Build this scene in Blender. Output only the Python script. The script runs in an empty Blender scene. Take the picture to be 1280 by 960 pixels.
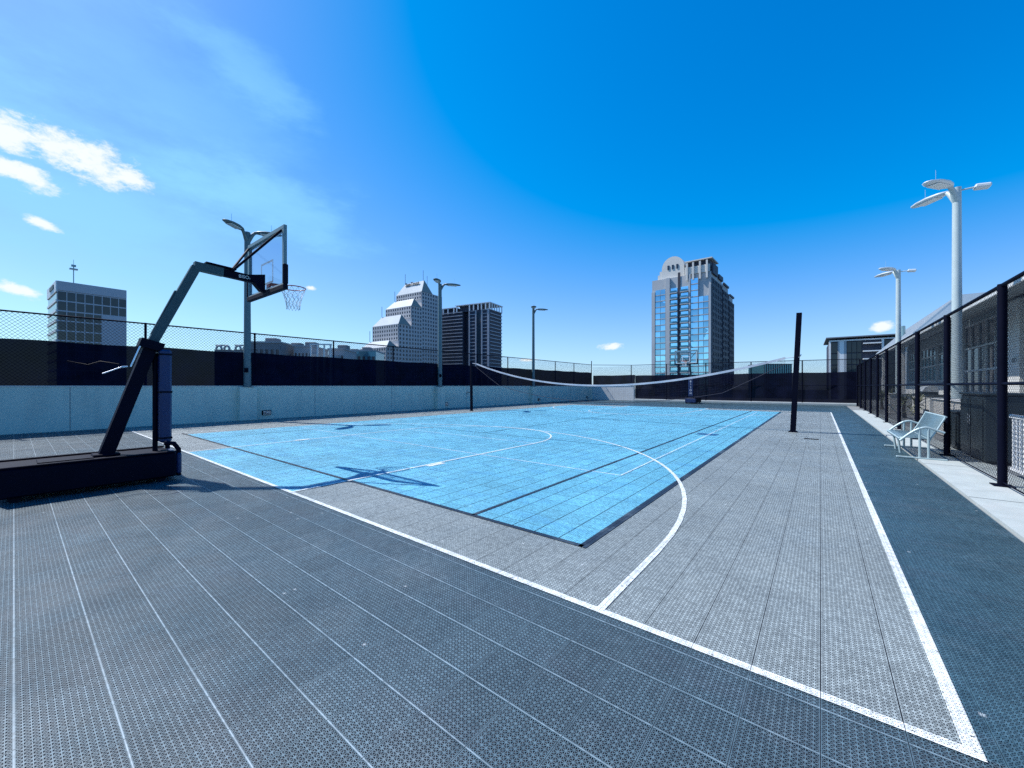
import bpy, math, random
from mathutils import Vector, Matrix
random.seed(7)
sc = bpy.context.scene
COL = sc.collection
rad = math.radians

# ------------------------------------------------------------------ camera
H = 1.55
TH = rad(38.2)
CT, ST = math.cos(TH), math.sin(TH)
cam = bpy.data.cameras.new('camera'); co = bpy.data.objects.new('camera', cam); COL.objects.link(co)
cam.sensor_width = 36; cam.lens = 490/1280*36; cam.shift_y = 2.5/1280
cam.clip_start = .05; cam.clip_end = 6000
co.location = (0, 0, H); co.rotation_euler = (rad(90), 0, TH)
sc.camera = co
sc.view_settings.view_transform = 'Standard'; sc.view_settings.look = 'None'
sc.view_settings.gamma = 1; sc.view_settings.use_curve_mapping = False
sc.view_settings.exposure = 0.62
sc.cycles.use_denoising = False
sc.cycles.transparent_max_bounces = 24
sc.cycles.max_bounces = 6
sc.cycles.sample_clamp_indirect = 6

def plan(r, d):
    """ground-plan point: r metres to the right of and d metres ahead of the viewer's axis"""
    return (r*CT - d*ST, r*ST + d*CT)

# ------------------------------------------------------------------ helpers
def tag(o, label=None, cat=None, group=None, kind=None):
    if label: o['label'] = label
    if cat: o['category'] = cat
    if group: o['group'] = group
    if kind: o['kind'] = kind
    return o
def empty(name, loc=(0,0,0), rz=0, label=None, cat=None, group=None):
    o = bpy.data.objects.new(name, None); COL.objects.link(o)
    o.location = loc; o.rotation_euler = (0,0,rz); o.empty_display_size = .3
    return tag(o, label, cat, group)
def link(name, me, parent=None, loc=(0,0,0), rz=0):
    o = bpy.data.objects.new(name, me); COL.objects.link(o)
    o.location = loc; o.rotation_euler = (0,0,rz)
    if parent: o.parent = parent
    return o
def kids(o): return [c for c in bpy.data.objects if c.parent == o]
def copy_tree(o, parent=None):
    c = o.copy(); COL.objects.link(c); c.parent = parent
    for ch in kids(o): copy_tree(ch, c)
    return c

class MB:
    def __init__(s): s.v = []; s.f = []; s.sm = []
    def add(s, vs, fs, smooth=False):
        n = len(s.v); s.v += [tuple(p) for p in vs]
        s.f += [tuple(i+n for i in f) for f in fs]; s.sm += [smooth]*len(fs); return s
    def box(s, x0, x1, y0, y1, z0, z1):
        v = [(x0,y0,z0),(x1,y0,z0),(x1,y1,z0),(x0,y1,z0),(x0,y0,z1),(x1,y0,z1),(x1,y1,z1),(x0,y1,z1)]
        return s.add(v, [(3,2,1,0),(4,5,6,7),(0,1,5,4),(1,2,6,5),(2,3,7,6),(3,0,4,7)])
    def cbox(s, x0, x1, y0, y1, z0, z1, c=.02):
        """box with chamfered edges all round"""
        xs=(x0,x1); ys=(y0,y1); zs=(z0,z1); v=[]; idx={}
        for i in (0,1):
            for j in (0,1):
                for k in (0,1):
                    sx=c if i==0 else -c; sy=c if j==0 else -c; sz=c if k==0 else -c
                    idx[i,j,k,'x']=len(v); v.append((xs[i],ys[j]+sy,zs[k]+sz))
                    idx[i,j,k,'y']=len(v); v.append((xs[i]+sx,ys[j],zs[k]+sz))
                    idx[i,j,k,'z']=len(v); v.append((xs[i]+sx,ys[j]+sy,zs[k]))
        f=[]
        for i in (0,1):
            q=[idx[i,0,0,'x'],idx[i,1,0,'x'],idx[i,1,1,'x'],idx[i,0,1,'x']]; f.append(q if i else q[::-1])
            q=[idx[0,i,0,'y'],idx[0,i,1,'y'],idx[1,i,1,'y'],idx[1,i,0,'y']]; f.append(q if i else q[::-1])
            q=[idx[0,0,i,'z'],idx[1,0,i,'z'],idx[1,1,i,'z'],idx[0,1,i,'z']]; f.append(q if i else q[::-1])
        for i in (0,1):
            for j in (0,1):
                f.append([idx[i,j,0,'x'],idx[i,j,0,'y'],idx[i,j,1,'y'],idx[i,j,1,'x']])
                f.append([idx[i,0,j,'x'],idx[i,0,j,'z'],idx[i,1,j,'z'],idx[i,1,j,'x']])
                f.append([idx[0,i,j,'y'],idx[0,i,j,'z'],idx[1,i,j,'z'],idx[1,i,j,'y']])
        for i in (0,1):
            for j in (0,1):
                for k in (0,1): f.append([idx[i,j,k,'x'],idx[i,j,k,'y'],idx[i,j,k,'z']])
        return s.add(v,f)
    def sheet(s, x0, x1, y0, y1, z):
        return s.add([(x0,y0,z),(x1,y0,z),(x1,y1,z),(x0,y1,z)], [(0,1,2,3)])
    def beam(s, p, q, w, h, up=(0,0,1), w2=None, h2=None):
        """rectangular bar from p to q: w sideways, h along 'up'"""
        p=Vector(p); q=Vector(q); d=(q-p).normalized(); u=Vector(up)
        a=d.cross(u).normalized(); b=a.cross(d).normalized()
        w2=w if w2 is None else w2; h2=h if h2 is None else h2
        v=[]
        for c,ww,hh in ((p,w,h),(q,w2,h2)):
            for sa,sb in ((-1,-1),(1,-1),(1,1),(-1,1)): v.append(c+a*sa*ww/2+b*sb*hh/2)
        return s.add(v,[(3,2,1,0),(4,5,6,7),(0,1,5,4),(1,2,6,5),(2,3,7,6),(3,0,4,7)])
    def tube(s, pts, r, n=8, cap=True, closed=False):
        pts=[Vector(p) for p in pts]; m=len(pts); rs=r if isinstance(r,(list,tuple)) else [r]*m
        v=[]; ref=None
        for i,p in enumerate(pts):
            if closed: d=pts[(i+1)%m]-pts[i-1]
            else: d=pts[min(i+1,m-1)]-pts[max(i-1,0)]
            d.normalize()
            if ref is None:
                ref=Vector((0,0,1)) if abs(d.z)<.9 else Vector((1,0,0))
            a=d.cross(ref).normalized(); b=a.cross(d).normalized()
            ref=b
            for k in range(n):
                t=2*math.pi*k/n; v.append(p+(a*math.cos(t)+b*math.sin(t))*rs[i])
        f=[]
        for i in range(m if closed else m-1):
            j=(i+1)%m
            for k in range(n):
                k2=(k+1)%n; f.append((i*n+k,i*n+k2,j*n+k2,j*n+k))
        s.add(v,f,n>4)
        if cap and not closed:
            s.add(v[:n],[tuple(range(n))[::-1]]); s.add(v[-n:],[tuple(range(n))])
        return s
    def prism(s, poly, f3):
        """extrude a 2-D polygon; f3(a,b,t) -> xyz, t in 0,1"""
        n=len(poly); v=[f3(a,b,0) for a,b in poly]+[f3(a,b,1) for a,b in poly]
        return s.add(v,[tuple(range(n))[::-1],tuple(range(n,2*n))]+[(i,(i+1)%n,n+(i+1)%n,n+i) for i in range(n)])
    def strip(s, pts, w, z):
        m=len(pts); v=[]
        for i,p in enumerate(pts):
            a=pts[max(i-1,0)]; b=pts[min(i+1,m-1)]
            dx,dy=b[0]-a[0],b[1]-a[1]; l=math.hypot(dx,dy); nx,ny=-dy/l,dx/l
            v+= [(p[0]+nx*w/2,p[1]+ny*w/2,z),(p[0]-nx*w/2,p[1]-ny*w/2,z)]
        return s.add(v,[(2*i,2*i+1,2*i+3,2*i+2) for i in range(m-1)])
    def chain(s, f3, L, z0, z1, diag, r):
        """chain-link wire: two families of diagonal wires in a plane, f3(s,z,off)"""
        for fam in (1,-1):
            k=-(z1-z0) if fam==1 else 0
            a=k
            while a < (L if fam==1 else L+(z1-z0)):
                # line s = a + fam*(z-z0)
                za,zb=z0,z1
                if fam==1:
                    za=max(z0,z0-a); zb=min(z1,z0+(L-a))
                else:
                    za=max(z0,z0+(a-L)); zb=min(z1,z0+a)
                if zb-za>.01:
                    p=(a+fam*(za-z0),za); q=(a+fam*(zb-z0),zb)
                    o=r*.7*fam; h=r
                    # triangular section
                    nx,nz=(-fam*.7071,.7071)
                    vs=[]
                    for (ps,pz) in (p,q):
                        vs+= [f3(ps+nx*h,pz+nz*h,o),f3(ps-nx*h,pz-nz*h,o),f3(ps,pz,o+fam*h)]
                    s.add(vs,[(0,1,4,3),(1,2,5,4),(2,0,3,5)])
                a+=diag
        return s
    def mesh(s, name, m):
        me=bpy.data.meshes.new(name); me.from_pydata(s.v,[],s.f); me.update()
        if any(s.sm): me.polygons.foreach_set('use_smooth', s.sm)
        if m is not None: me.materials.append(m)
        return me
    def build(s, name, m, parent=None, loc=(0,0,0), rz=0):
        return link(name, s.mesh(name,m), parent, loc, rz)

def text_mesh(name, txt, size, m, depth=.004, spacing=1.0):
    cu=bpy.data.curves.new(name,'FONT'); cu.body=txt; cu.size=size; cu.extrude=depth
    cu.align_x='CENTER'; cu.align_y='CENTER'; cu.space_character=spacing
    o=bpy.data.objects.new(name,cu); COL.objects.link(o)
    dg=bpy.context.evaluated_depsgraph_get(); dg.update()
    me=bpy.data.meshes.new_from_object(o.evaluated_get(dg))
    bpy.data.objects.remove(o); bpy.data.curves.remove(cu)
    me.name=name; me.materials.clear(); me.materials.append(m); return me

# ------------------------------------------------------------------ materials
class NT:
    def __init__(s, name):
        s.m=bpy.data.materials.new(name); s.m.use_nodes=True; s.t=s.m.node_tree; s.t.nodes.clear()
        s.out=s.t.nodes.new('ShaderNodeOutputMaterial')
    def n(s, typ, **kw):
        nd=s.t.nodes.new(typ)
        for k,v in kw.items(): setattr(nd,k,v)
        return nd
    def put(s, sock, val):
        if isinstance(val,(int,float,tuple,list)): sock.default_value=val
        else: s.t.links.new(val,sock)
    def math(s, op, a, b=None, c=None):
        nd=s.n('ShaderNodeMath',operation=op); s.put(nd.inputs[0],a)
        if b is not None: s.put(nd.inputs[1],b)
        if c is not None: s.put(nd.inputs[2],c)
        return nd.outputs[0]
    def noise(s, vec, scale, detail=3, rough=.5):
        nd=s.n('ShaderNodeTexNoise'); s.put(nd.inputs['Vector'],vec)
        nd.inputs['Scale'].default_value=scale; nd.inputs['Detail'].default_value=detail; nd.inputs['Roughness'].default_value=rough
        return nd.outputs['Fac']
    def ramp(s, x, a, b, lo=0., hi=1.):
        nd=s.n('ShaderNodeMapRange'); s.put(nd.inputs['Value'],x)
        for i,v in ((1,a),(2,b),(3,lo),(4,hi)): nd.inputs[i].default_value=v
        return nd.outputs[0]
    def mix(s, f, a, b):
        nd=s.n('ShaderNodeMix',data_type='RGBA'); s.put(nd.inputs[0],f); s.put(nd.inputs[6],a); s.put(nd.inputs[7],b)
        return nd.outputs[2]
    def scale_col(s, colr, f):
        nd=s.n('ShaderNodeVectorMath',operation='SCALE'); s.put(nd.inputs[0],colr); s.put(nd.inputs['Scale'],f); return nd.outputs[0]

def c4(c): return (c[0],c[1],c[2],1)
def mat(name, col, rough=.6, metal=0., var=.12, scale=6., bump=0., bscale=40., spec=.5, transp=0., coat=0., stain=None):
    k=NT(name); geo=k.n('ShaderNodeTexCoord'); vec=geo.outputs['Object']
    b=k.n('ShaderNodeBsdfPrincipled')
    nz=k.noise(vec,scale,5,.6)
    f=k.ramp(nz,.25,.75,1-var,1+var)
    colr=k.scale_col(c4(col)[:3],f)
    if stain:
        sm=k.n('ShaderNodeMapping'); k.put(sm.inputs['Vector'],vec); sm.inputs['Scale'].default_value=stain[1]
        st=k.ramp(k.noise(sm.outputs[0],1.0,5,.65),.52,.72,0,stain[2])
        colr=k.mix(st,colr,c4(stain[0]))
    k.put(b.inputs['Base Color'],colr)
    k.put(b.inputs['Roughness'],k.ramp(nz,.2,.8,max(.02,rough-.08),min(1,rough+.08)))
    b.inputs['Metallic'].default_value=metal; b.inputs['Specular IOR Level'].default_value=spec
    if coat: b.inputs['Coat Weight'].default_value=coat
    if bump:
        bp=k.n('ShaderNodeBump'); bp.inputs['Strength'].default_value=bump; bp.inputs['Distance'].default_value=.01
        k.put(bp.inputs['Height'],k.noise(vec,bscale,4,.6)); k.put(b.inputs['Normal'],bp.outputs[0])
    sh=b.outputs[0]
    if transp:
        t=k.n('ShaderNodeBsdfTransparent'); mx=k.n('ShaderNodeMixShader'); mx.inputs[0].default_value=transp
        k.put(mx.inputs[1],sh); k.put(mx.inputs[2],t.outputs[0]); sh=mx.outputs[0]
    k.put(k.out.inputs['Surface'],sh)
    return k.m

TILE=.30; CELL=.025
def tile_mat(name, col, rough=.42, wide=1.0, var=.12, joint=.0055, wear=0., dust=.3, spec=.5, bumpy=.5, ridge_glint=None, grime=(.1,.11,.14), gfac=.35):
    """open lattice sports tile: ribs every 25 mm and both diagonals, open holes, a seam every 0.30 m"""
    k=NT(name); geo=k.n('ShaderNodeNewGeometry'); pos=geo.outputs['Position']
    sp=k.n('ShaderNodeSeparateXYZ'); k.put(sp.inputs[0],pos); X,Y=sp.outputs[0],sp.outputs[1]
    gx=k.math('DIVIDE',X,CELL); gy=k.math('DIVIDE',Y,CELL)
    pp=lambda v:k.math('PINGPONG',v,.5)
    dx=pp(gx); dy=pp(gy)
    d1=pp(k.math('ADD',gx,gy)); d2=pp(k.math('SUBTRACT',gx,gy))
    ax=k.math('LESS_THAN',k.math('MINIMUM',dx,dy),.085*wide)
    dg=k.math('LESS_THAN',k.math('MINIMUM',d1,d2),.10*wide)
    hub=k.math('LESS_THAN',k.math('ADD',k.math('POWER',dx,2.),k.math('POWER',dy,2.)),(.2*wide)**2)
    tx=k.math('DIVIDE',X,TILE); ty=k.math('DIVIDE',Y,TILE)
    sx=pp(tx); sy=pp(ty)
    solid=k.math('MAXIMUM',k.math('MAXIMUM',ax,dg),hub)
    rim=k.math('LESS_THAN',k.math('MINIMUM',sx,sy),.016)          # solid frame of a tile
    solid=k.math('MAXIMUM',solid,rim)
    gap=k.math('LESS_THAN',sx if ridge_glint else k.math('MINIMUM',sx,k.math('MULTIPLY',sy,1.8)),joint)     # the joint between tiles
    solid=k.math('MULTIPLY',solid,k.math('SUBTRACT',1.,gap))
    cell=k.n('ShaderNodeCombineXYZ'); k.put(cell.inputs[0],k.math('FLOOR',tx)); k.put(cell.inputs[1],k.math('FLOOR',ty))
    wn=k.n('ShaderNodeTexWhiteNoise',noise_dimensions='2D'); k.put(wn.inputs['Vector'],cell.outputs[0])
    tone=k.ramp(wn.outputs['Value'],0,1,1-var,1+var)
    big=k.ramp(k.noise(pos,.45,5,.62),.3,.7,.86,1.14)
    fine=k.ramp(k.noise(pos,220.,2,.5),.3,.75,.75,1.3)
    colr=k.scale_col(col,k.math('MULTIPLY',k.math('MULTIPLY',tone,big),fine))
    gm=k.n('ShaderNodeMapping'); k.put(gm.inputs['Vector'],pos); gm.inputs['Scale'].default_value=(1.1,3.0,1)
    gr=k.ramp(k.noise(gm.outputs[0],1.,6,.7),.5,.8,0,gfac)
    colr=k.mix(gr,colr,c4(grime))
    if ridge_glint:
        rd=k.math('LESS_THAN',sy,.0060); colr=k.mix(k.math('MULTIPLY',rd,k.ramp(k.noise(pos,.5,3,.6),  .3,.6,.08,.75)),colr,c4(ridge_glint))  # glint of the raised seam edges, painted as a paler colour
    if wear:
        solid=k.math('MULTIPLY',solid,k.math('LESS_THAN',k.noise(pos,38.,5,.7),wear))
    # dust and scuffs lying on the ribs, and odd bright specks of grit
    du=k.ramp(k.noise(pos,.8,7,.72),.52,.75,0.,dust); colr=k.mix(du,colr,(.30,.36,.39,1))
    c2=k.n('ShaderNodeCombineXYZ'); k.put(c2.inputs[0],k.math('FLOOR',k.math('ADD',gx,.5))); k.put(c2.inputs[1],k.math('FLOOR',k.math('ADD',gy,.5)))
    w2=k.n('ShaderNodeTexWhiteNoise',noise_dimensions='2D'); k.put(w2.inputs['Vector'],c2.outputs[0])
    colr=k.mix(k.math('MULTIPLY',k.math('GREATER_THAN',w2.outputs['Value'],.9997),.4),colr,(.5,.54,.56,1))
    sm2=k.n('ShaderNodeMapping'); k.put(sm2.inputs['Vector'],pos); sm2.inputs['Scale'].default_value=(9.,1.6,1); sm2.inputs['Rotation'].default_value=(0,0,.9)
    colr=k.mix(k.ramp(k.noise(sm2.outputs[0],1.,6,.75),.66,.78,0.,.45),colr,c4(grime))
    colr=k.scale_col(colr,k.ramp(w2.outputs['Value'],0,1,.8,1.2))
    b=k.n('ShaderNodeBsdfPrincipled'); k.put(b.inputs['Base Color'],colr)
    b.inputs['Specular IOR Level'].default_value=spec
    k.put(b.inputs['Roughness'],k.ramp(k.noise(pos,1.7,4,.6),.3,.7,rough-.06,rough+.08))
    hgt=k.math('ADD',k.math('MULTIPLY',k.noise(pos,2.6,2,.5),.012),k.math('MULTIPLY',wn.outputs['Value'],.0))
    bp=k.n('ShaderNodeBump'); bp.inputs['Strength'].default_value=bumpy; bp.inputs['Distance'].default_value=1.
    k.put(bp.inputs['Height'],hgt); k.put(b.inputs['Normal'],bp.outputs[0])
    t=k.n('ShaderNodeBsdfTransparent'); mx=k.n('ShaderNodeMixShader'); k.put(mx.inputs[0],solid)
    k.put(mx.inputs[1],t.outputs[0]); k.put(mx.inputs[2],b.outputs[0])
    k.put(k.out.inputs['Surface'],mx.outputs[0])
    return k.m

def wave_glass(name, col, rough=.07, metal=.6, amp=.02):
    k=NT(name); tc=k.n('ShaderNodeTexCoord'); oi=k.n('ShaderNodeObjectInfo')
    b=k.n('ShaderNodeBsdfPrincipled')
    geo=k.n('ShaderNodeNewGeometry')
    f=k.ramp(k.math('FRACT',k.math('ADD',oi.outputs['Random'],k.noise(geo.outputs['Position'],.11,2,.5))),0,1,.65,1.25)
    k.put(b.inputs['Base Color'],k.scale_col(col,f))
    b.inputs['Roughness'].default_value=rough; b.inputs['Metallic'].default_value=metal
    bp=k.n('ShaderNodeBump'); bp.inputs['Strength'].default_value=.3; bp.inputs['Distance'].default_value=amp
    k.put(bp.inputs['Height'],k.noise(geo.outputs['Position'],.5,2,.5)); k.put(b.inputs['Normal'],bp.outputs[0])
    k.put(k.out.inputs['Surface'],b.outputs[0]); return k.m

def clear_glass(name, tint=(.97,.985,1.), refl=.05):
    k=NT(name); t=k.n('ShaderNodeBsdfTransparent'); t.inputs[0].default_value=c4(tint)
    g=k.n('ShaderNodeBsdfGlossy'); g.inputs['Roughness'].default_value=.05
    mx=k.n('ShaderNodeMixShader'); mx.inputs[0].default_value=refl; k.put(mx.inputs[1],t.outputs[0]); k.put(mx.inputs[2],g.outputs[0])
    k.put(k.out.inputs['Surface'],mx.outputs[0]); return k.m

M={}
M['tile_dark']=tile_mat('dark_grey_tile',(.076,.122,.148),wide=.84,ridge_glint=(.32,.38,.42),dust=.28)
M['tile_slate']=tile_mat('slate_tile',(.045,.092,.120),wide=1.0,dust=.14)
M['tile_grey']=tile_mat('light_grey_tile',(.255,.295,.30),spec=.45,bumpy=.2,rough=.5,grime=(.13,.15,.155),wide=1.12,gfac=.3,var=.05,joint=.009)
M['tile_blue']=tile_mat('blue_tile',(.135,.43,.585),rough=.5,spec=.4,bumpy=.12,var=.1,grime=(.04,.22,.52),wide=1.22,gfac=.6,joint=.015,dust=.12)
M['line_white']=tile_mat('white_line_paint',(.66,.69,.69),wide=1.6,var=.04,grime=(.45,.47,.48),gfac=.6,wear=.635)
M['line_pale']=tile_mat('worn_white_paint',(.55,.68,.78),wide=1.3,var=.1,grime=(.2,.45,.7),gfac=.9,wear=.58)
M['line_black']=tile_mat('black_edging',(.012,.014,.022),wide=3,var=.1,gfac=.0)
M['line_dark']=tile_mat('dark_teal_line',(.015,.09,.13),wide=1.5,var=.1,gfac=.0)
M['tile_blue_dark']=tile_mat('dark_blue_tile',(.012,.09,.24),wide=1.1)
M['underlay']=mat('rubber_underlay',(.012,.015,.026),.8,var=.3,scale=30)
M['concrete']=mat('walkway_concrete',(.33,.37,.37),.85,var=.12,scale=3,bump=.25,bscale=90,stain=((.36,.36,.36),(1.2,.7,1),.6))
M['deck']=mat('roof_concrete',(.17,.185,.195),.9,var=.15,scale=2,bump=.2,stain=((.25,.25,.25),(.5,.5,1),.6))
M['city']=mat('city_ground',(.05,.07,.075),.95,var=.4,scale=.02)
M['parapet']=mat('painted_parapet',(.54,.60,.52),.75,var=.06,scale=1.2,bump=.12,bscale=60,stain=((.38,.44,.40),(1.3,1.3,.22),.55))
M['cap']=mat('parapet_cap',(.55,.57,.58),.7,var=.1)
M['black_metal']=mat('black_coated_steel',(.002,.003,.011),.65,var=.2,spec=.06)
M['black_wire']=mat('black_vinyl_wire',(.008,.01,.02),.6,var=.2,spec=.2)
M['screen']=mat('black_windscreen_mesh',(.0025,.004,.016),.95,var=.5,scale=1.5,transp=.012,spec=.05)
M['screen_far']=mat('black_windscreen_far',(.005,.0065,.018),.95,var=.6,scale=1.0,transp=.02,spec=.05)
M['pole']=mat('shaded_pole_paint',(.085,.135,.15),.45,var=.06,scale=4)  # lamp post paint darkened in colour for the shaded left posts
M['pole_white']=mat('white_pole_paint',(.38,.45,.46),.45,var=.05,scale=4)
M['lamp_head']=mat('lamp_head_paint',(.55,.58,.6),.45,var=.08)
M['lamp_lens']=mat('lamp_lens',(.6,.62,.62),.15,var=.2,scale=30)
M['steel']=mat('grey_steel_tube',(.05,.085,.095),.5,.0,var=.1,spec=.2)
M['board_steel']=mat('board_frame_steel',(.17,.25,.265),.45,.0,var=.1,spec=.3)
M['navy_steel']=mat('navy_black_steel',(.002,.0027,.012),.6,var=.2,spec=.09)
M['navy_pad']=mat('navy_vinyl_pad',(.003,.022,.095),.5,var=.1,bump=.1,bscale=15)
M['black_pad']=mat('black_foam_pad',(.003,.004,.014),.7,var=.2,spec=.15)
M['bright']=mat('bright_steel',(.75,.77,.8),.25,.9,var=.05)
M['rim']=mat('rim_enamel',(.40,.06,.025),.4,var=.1)
M['net']=mat('net_cord',(.7,.74,.76),.8,var=.2,scale=30)
M['tape']=mat('net_tape',(.45,.47,.52),.8,var=.08,scale=5)
M['dark_cord']=mat('black_net_cord',(.01,.012,.03),.8)
M['glass']=clear_glass('clear_board_glass',(.80,.85,.89))
M['white']=mat('white_paint',(.78,.79,.8),.5,var=.05)
M['bench']=mat('bench_powder_coat',(.36,.46,.48),.42,.25,var=.08,scale=8)
M['bench_mesh']=None
M['stucco']=mat('pale_stucco',(.60,.60,.58),.85,var=.08,scale=2,bump=.3,bscale=70)
M['club_wall']=mat('shaded_stucco',(.24,.29,.31),.85,var=.08,scale=2,bump=.3,bscale=70)  # stucco darkened in colour for the shade under the eave
M['stone']=mat('pale_stone',(.52,.50,.47),.85,var=.25,scale=14,bump=.5,bscale=40)
M['soffit']=mat('grey_soffit',(.30,.34,.35),.7,var=.06)
M['roof_metal']=mat('standing_seam_roof',(.50,.53,.55),.35,.4,var=.05)
M['dark_frame']=mat('dark_window_frame',(.03,.035,.045),.4)
M['mullion']=mat('pale_mullion',(.42,.45,.47),.45)
M['club_glass']=wave_glass('dark_storefront_glass',(.03,.045,.06),.05,.0)
M['cabinet']=mat('dark_green_cabinet',(.02,.03,.035),.4,var=.2,scale=3)
M['sign_white']=mat('sign_face',(.62,.63,.6),.5)
M['black']=mat('black_letters',(.01,.01,.012),.5)
M['leaf']=mat('dry_leaf',(.10,.12,.05),.7,var=.5,scale=3)
M['leaf2']=mat('pale_leaf',(.22,.23,.14),.7,var=.5,scale=3)
M['bark']=mat('bark',(.12,.1,.08),.9,var=.4,scale=10)
# far buildings
M['granite']=mat('pale_granite',(.42,.41,.42),.7,var=.08,scale=.1)
M['granite_roof']=mat('pale_metal_roof',(.60,.62,.62),.45,var=.04,scale=.05)
M['granite_green']=mat('green_gable_panel',(.16,.22,.24),.5,var=.1,scale=.1)
M['far_glass']=wave_glass('dark_far_glass',(.02,.03,.05),.15,0)
M['condo_wall']=mat('dark_condo_panel',(.03,.034,.06),.6,var=.2,scale=.1)
M['condo_slab']=mat('condo_slab_edge',(.36,.36,.40),.7,var=.1,scale=.2)
M['condo_white']=mat('condo_white_frame',(.75,.76,.78),.6,var=.05)
M['condo_glass']=wave_glass('condo_glass',(.03,.05,.07),.1,.2)
M['tower_stone']=mat('tower_stone',(.40,.42,.44),.75,var=.1,scale=.15)
M['tower_crest']=mat('tower_crest_stone',(.62,.60,.56),.75,var=.06,scale=.15)
M['tower_dark']=mat('tower_shadow_panel',(.022,.025,.045),.6,var=.15,scale=.2)  # dark of the tower's shaded side, put into the colour
M['tower_glass']=wave_glass('blue_tower_glass',(.36,.68,.84),.06,.9,.05)
M['office_wall']=mat('office_panel',(.36,.38,.42),.6,var=.06,scale=.1)
M['office_glass']=wave_glass('office_glass',(.015,.028,.034),.06,.0,.05)
M['ofw']=mat('office_white_band',(.70,.72,.72),.6,var=.05)
M['low_wall']=mat('lowrise_wall',(.34,.36,.38),.75,var=.15,scale=.1)
M['low_wall_dark']=mat('lowrise_dark_wall',(.17,.19,.21),.75,var=.15,scale=.1)
M['teal_glass']=wave_glass('teal_glass',(.08,.24,.32),.1,.5)
M['mast']=mat('antenna_steel',(.18,.30,.34),.5,.2)

def perforated():
    k=NT('perforated_bench_steel'); tc=k.n('ShaderNodeTexCoord'); sp=k.n('ShaderNodeSeparateXYZ'); k.put(sp.inputs[0],tc.outputs['Object'])
    gy=k.math('PINGPONG',k.math('DIVIDE',sp.outputs[1],.022),.5); gz=k.math('PINGPONG',k.math('DIVIDE',k.math('ADD',sp.outputs[0],sp.outputs[2]),.026),.5)
    hole=k.math('LESS_THAN',k.math('ADD',k.math('POWER',gy,2.),k.math('POWER',gz,2.)),.055)
    b=k.n('ShaderNodeBsdfPrincipled'); b.inputs['Base Color'].default_value=(.12,.19,.22,1); b.inputs['Roughness'].default_value=.4; b.inputs['Metallic'].default_value=.25
    t=k.n('ShaderNodeBsdfTransparent'); mx=k.n('ShaderNodeMixShader'); k.put(mx.inputs[0],hole); k.put(mx.inputs[1],b.outputs[0]); k.put(mx.inputs[2],t.outputs[0])
    k.put(k.out.inputs['Surface'],mx.outputs[0]); return k.m
M['bench_mesh']=perforated()

# ------------------------------------------------------------------ sun and sky
SUN=Vector((-.715,-.2,1)).normalized()
el=math.asin(SUN.z); az=math.atan2(SUN.x,SUN.y)      # azimuth clockwise from +Y
ld=bpy.data.lights.new('sun','SUN'); ld.energy=4.6; ld.angle=rad(.55); ld.color=(1,.98,.945)
lo=bpy.data.objects.new('sun',ld); COL.objects.link(lo); lo.location=(-40,-10,60)
lo.rotation_euler=(-SUN).to_track_quat('-Z','Y').to_euler()
w=bpy.data.worlds.new('World'); sc.world=w; w.use_nodes=True
wk=NT.__new__(NT); wk.t=w.node_tree; wk.t.nodes.clear()
wo=wk.n('ShaderNodeOutputWorld'); bg=wk.n('ShaderNodeBackground'); bg.inputs['Strength'].default_value=.15
sky=wk.n('ShaderNodeTexSky'); sky.sky_type='NISHITA'; sky.sun_disc=False
sky.sun_elevation=el; sky.sun_rotation=az; sky.altitude=0; sky.air_density=1.; sky.dust_density=.35; sky.ozone_density=2.5
KS=1/(.15*2**sc.view_settings.exposure)
srgb=wk.n('ShaderNodeSeparateColor'); wk.put(srgb.inputs[0],sky.outputs[0])
def soft(ch,off,gain,knee,pw,gm=1.):
    y=wk.math('MULTIPLY',wk.math('POWER',wk.math('MAXIMUM',wk.math('SUBTRACT',ch,off),0.),gm),gain)
    return wk.math('MULTIPLY',wk.math('DIVIDE',y,wk.math('ADD',1.,wk.math('MULTIPLY',wk.math('POWER',y,pw),knee))),KS)
cmb=wk.n('ShaderNodeCombineColor')
wk.put(cmb.inputs[0],soft(srgb.outputs[0],1.5,.25,.85,1.)); wk.put(cmb.inputs[1],soft(srgb.outputs[1],0.,.118,.12,2.,1.12)); wk.put(cmb.inputs[2],soft(srgb.outputs[2],0.,.24,.15,2.))
tcw=wk.n('ShaderNodeTexCoord'); D=tcw.outputs['Generated']
def ray(u,v):
    a=(u-640)/490; b=(482.5-v)/490
    return Vector((-ST+a*CT, CT+a*ST, b)).normalized()
def dotn(v):
    nd=wk.n('ShaderNodeVectorMath',operation='DOT_PRODUCT'); wk.put(nd.inputs[0],D); nd.inputs[1].default_value=tuple(v); return nd.outputs['Value']
def cnoise(scale,detail,rough,stretch=(1,1,1)):
    mp=wk.n('ShaderNodeMapping'); wk.put(mp.inputs['Vector'],D); mp.inputs['Scale'].default_value=stretch
    return wk.noise(mp.outputs[0],scale,detail,rough)
puff=cnoise(34,10,.68,(1,1,1.8)); wisp=cnoise(5.5,9,.62,(1,1,2.6))
colour=cmb.outputs[0]
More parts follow.
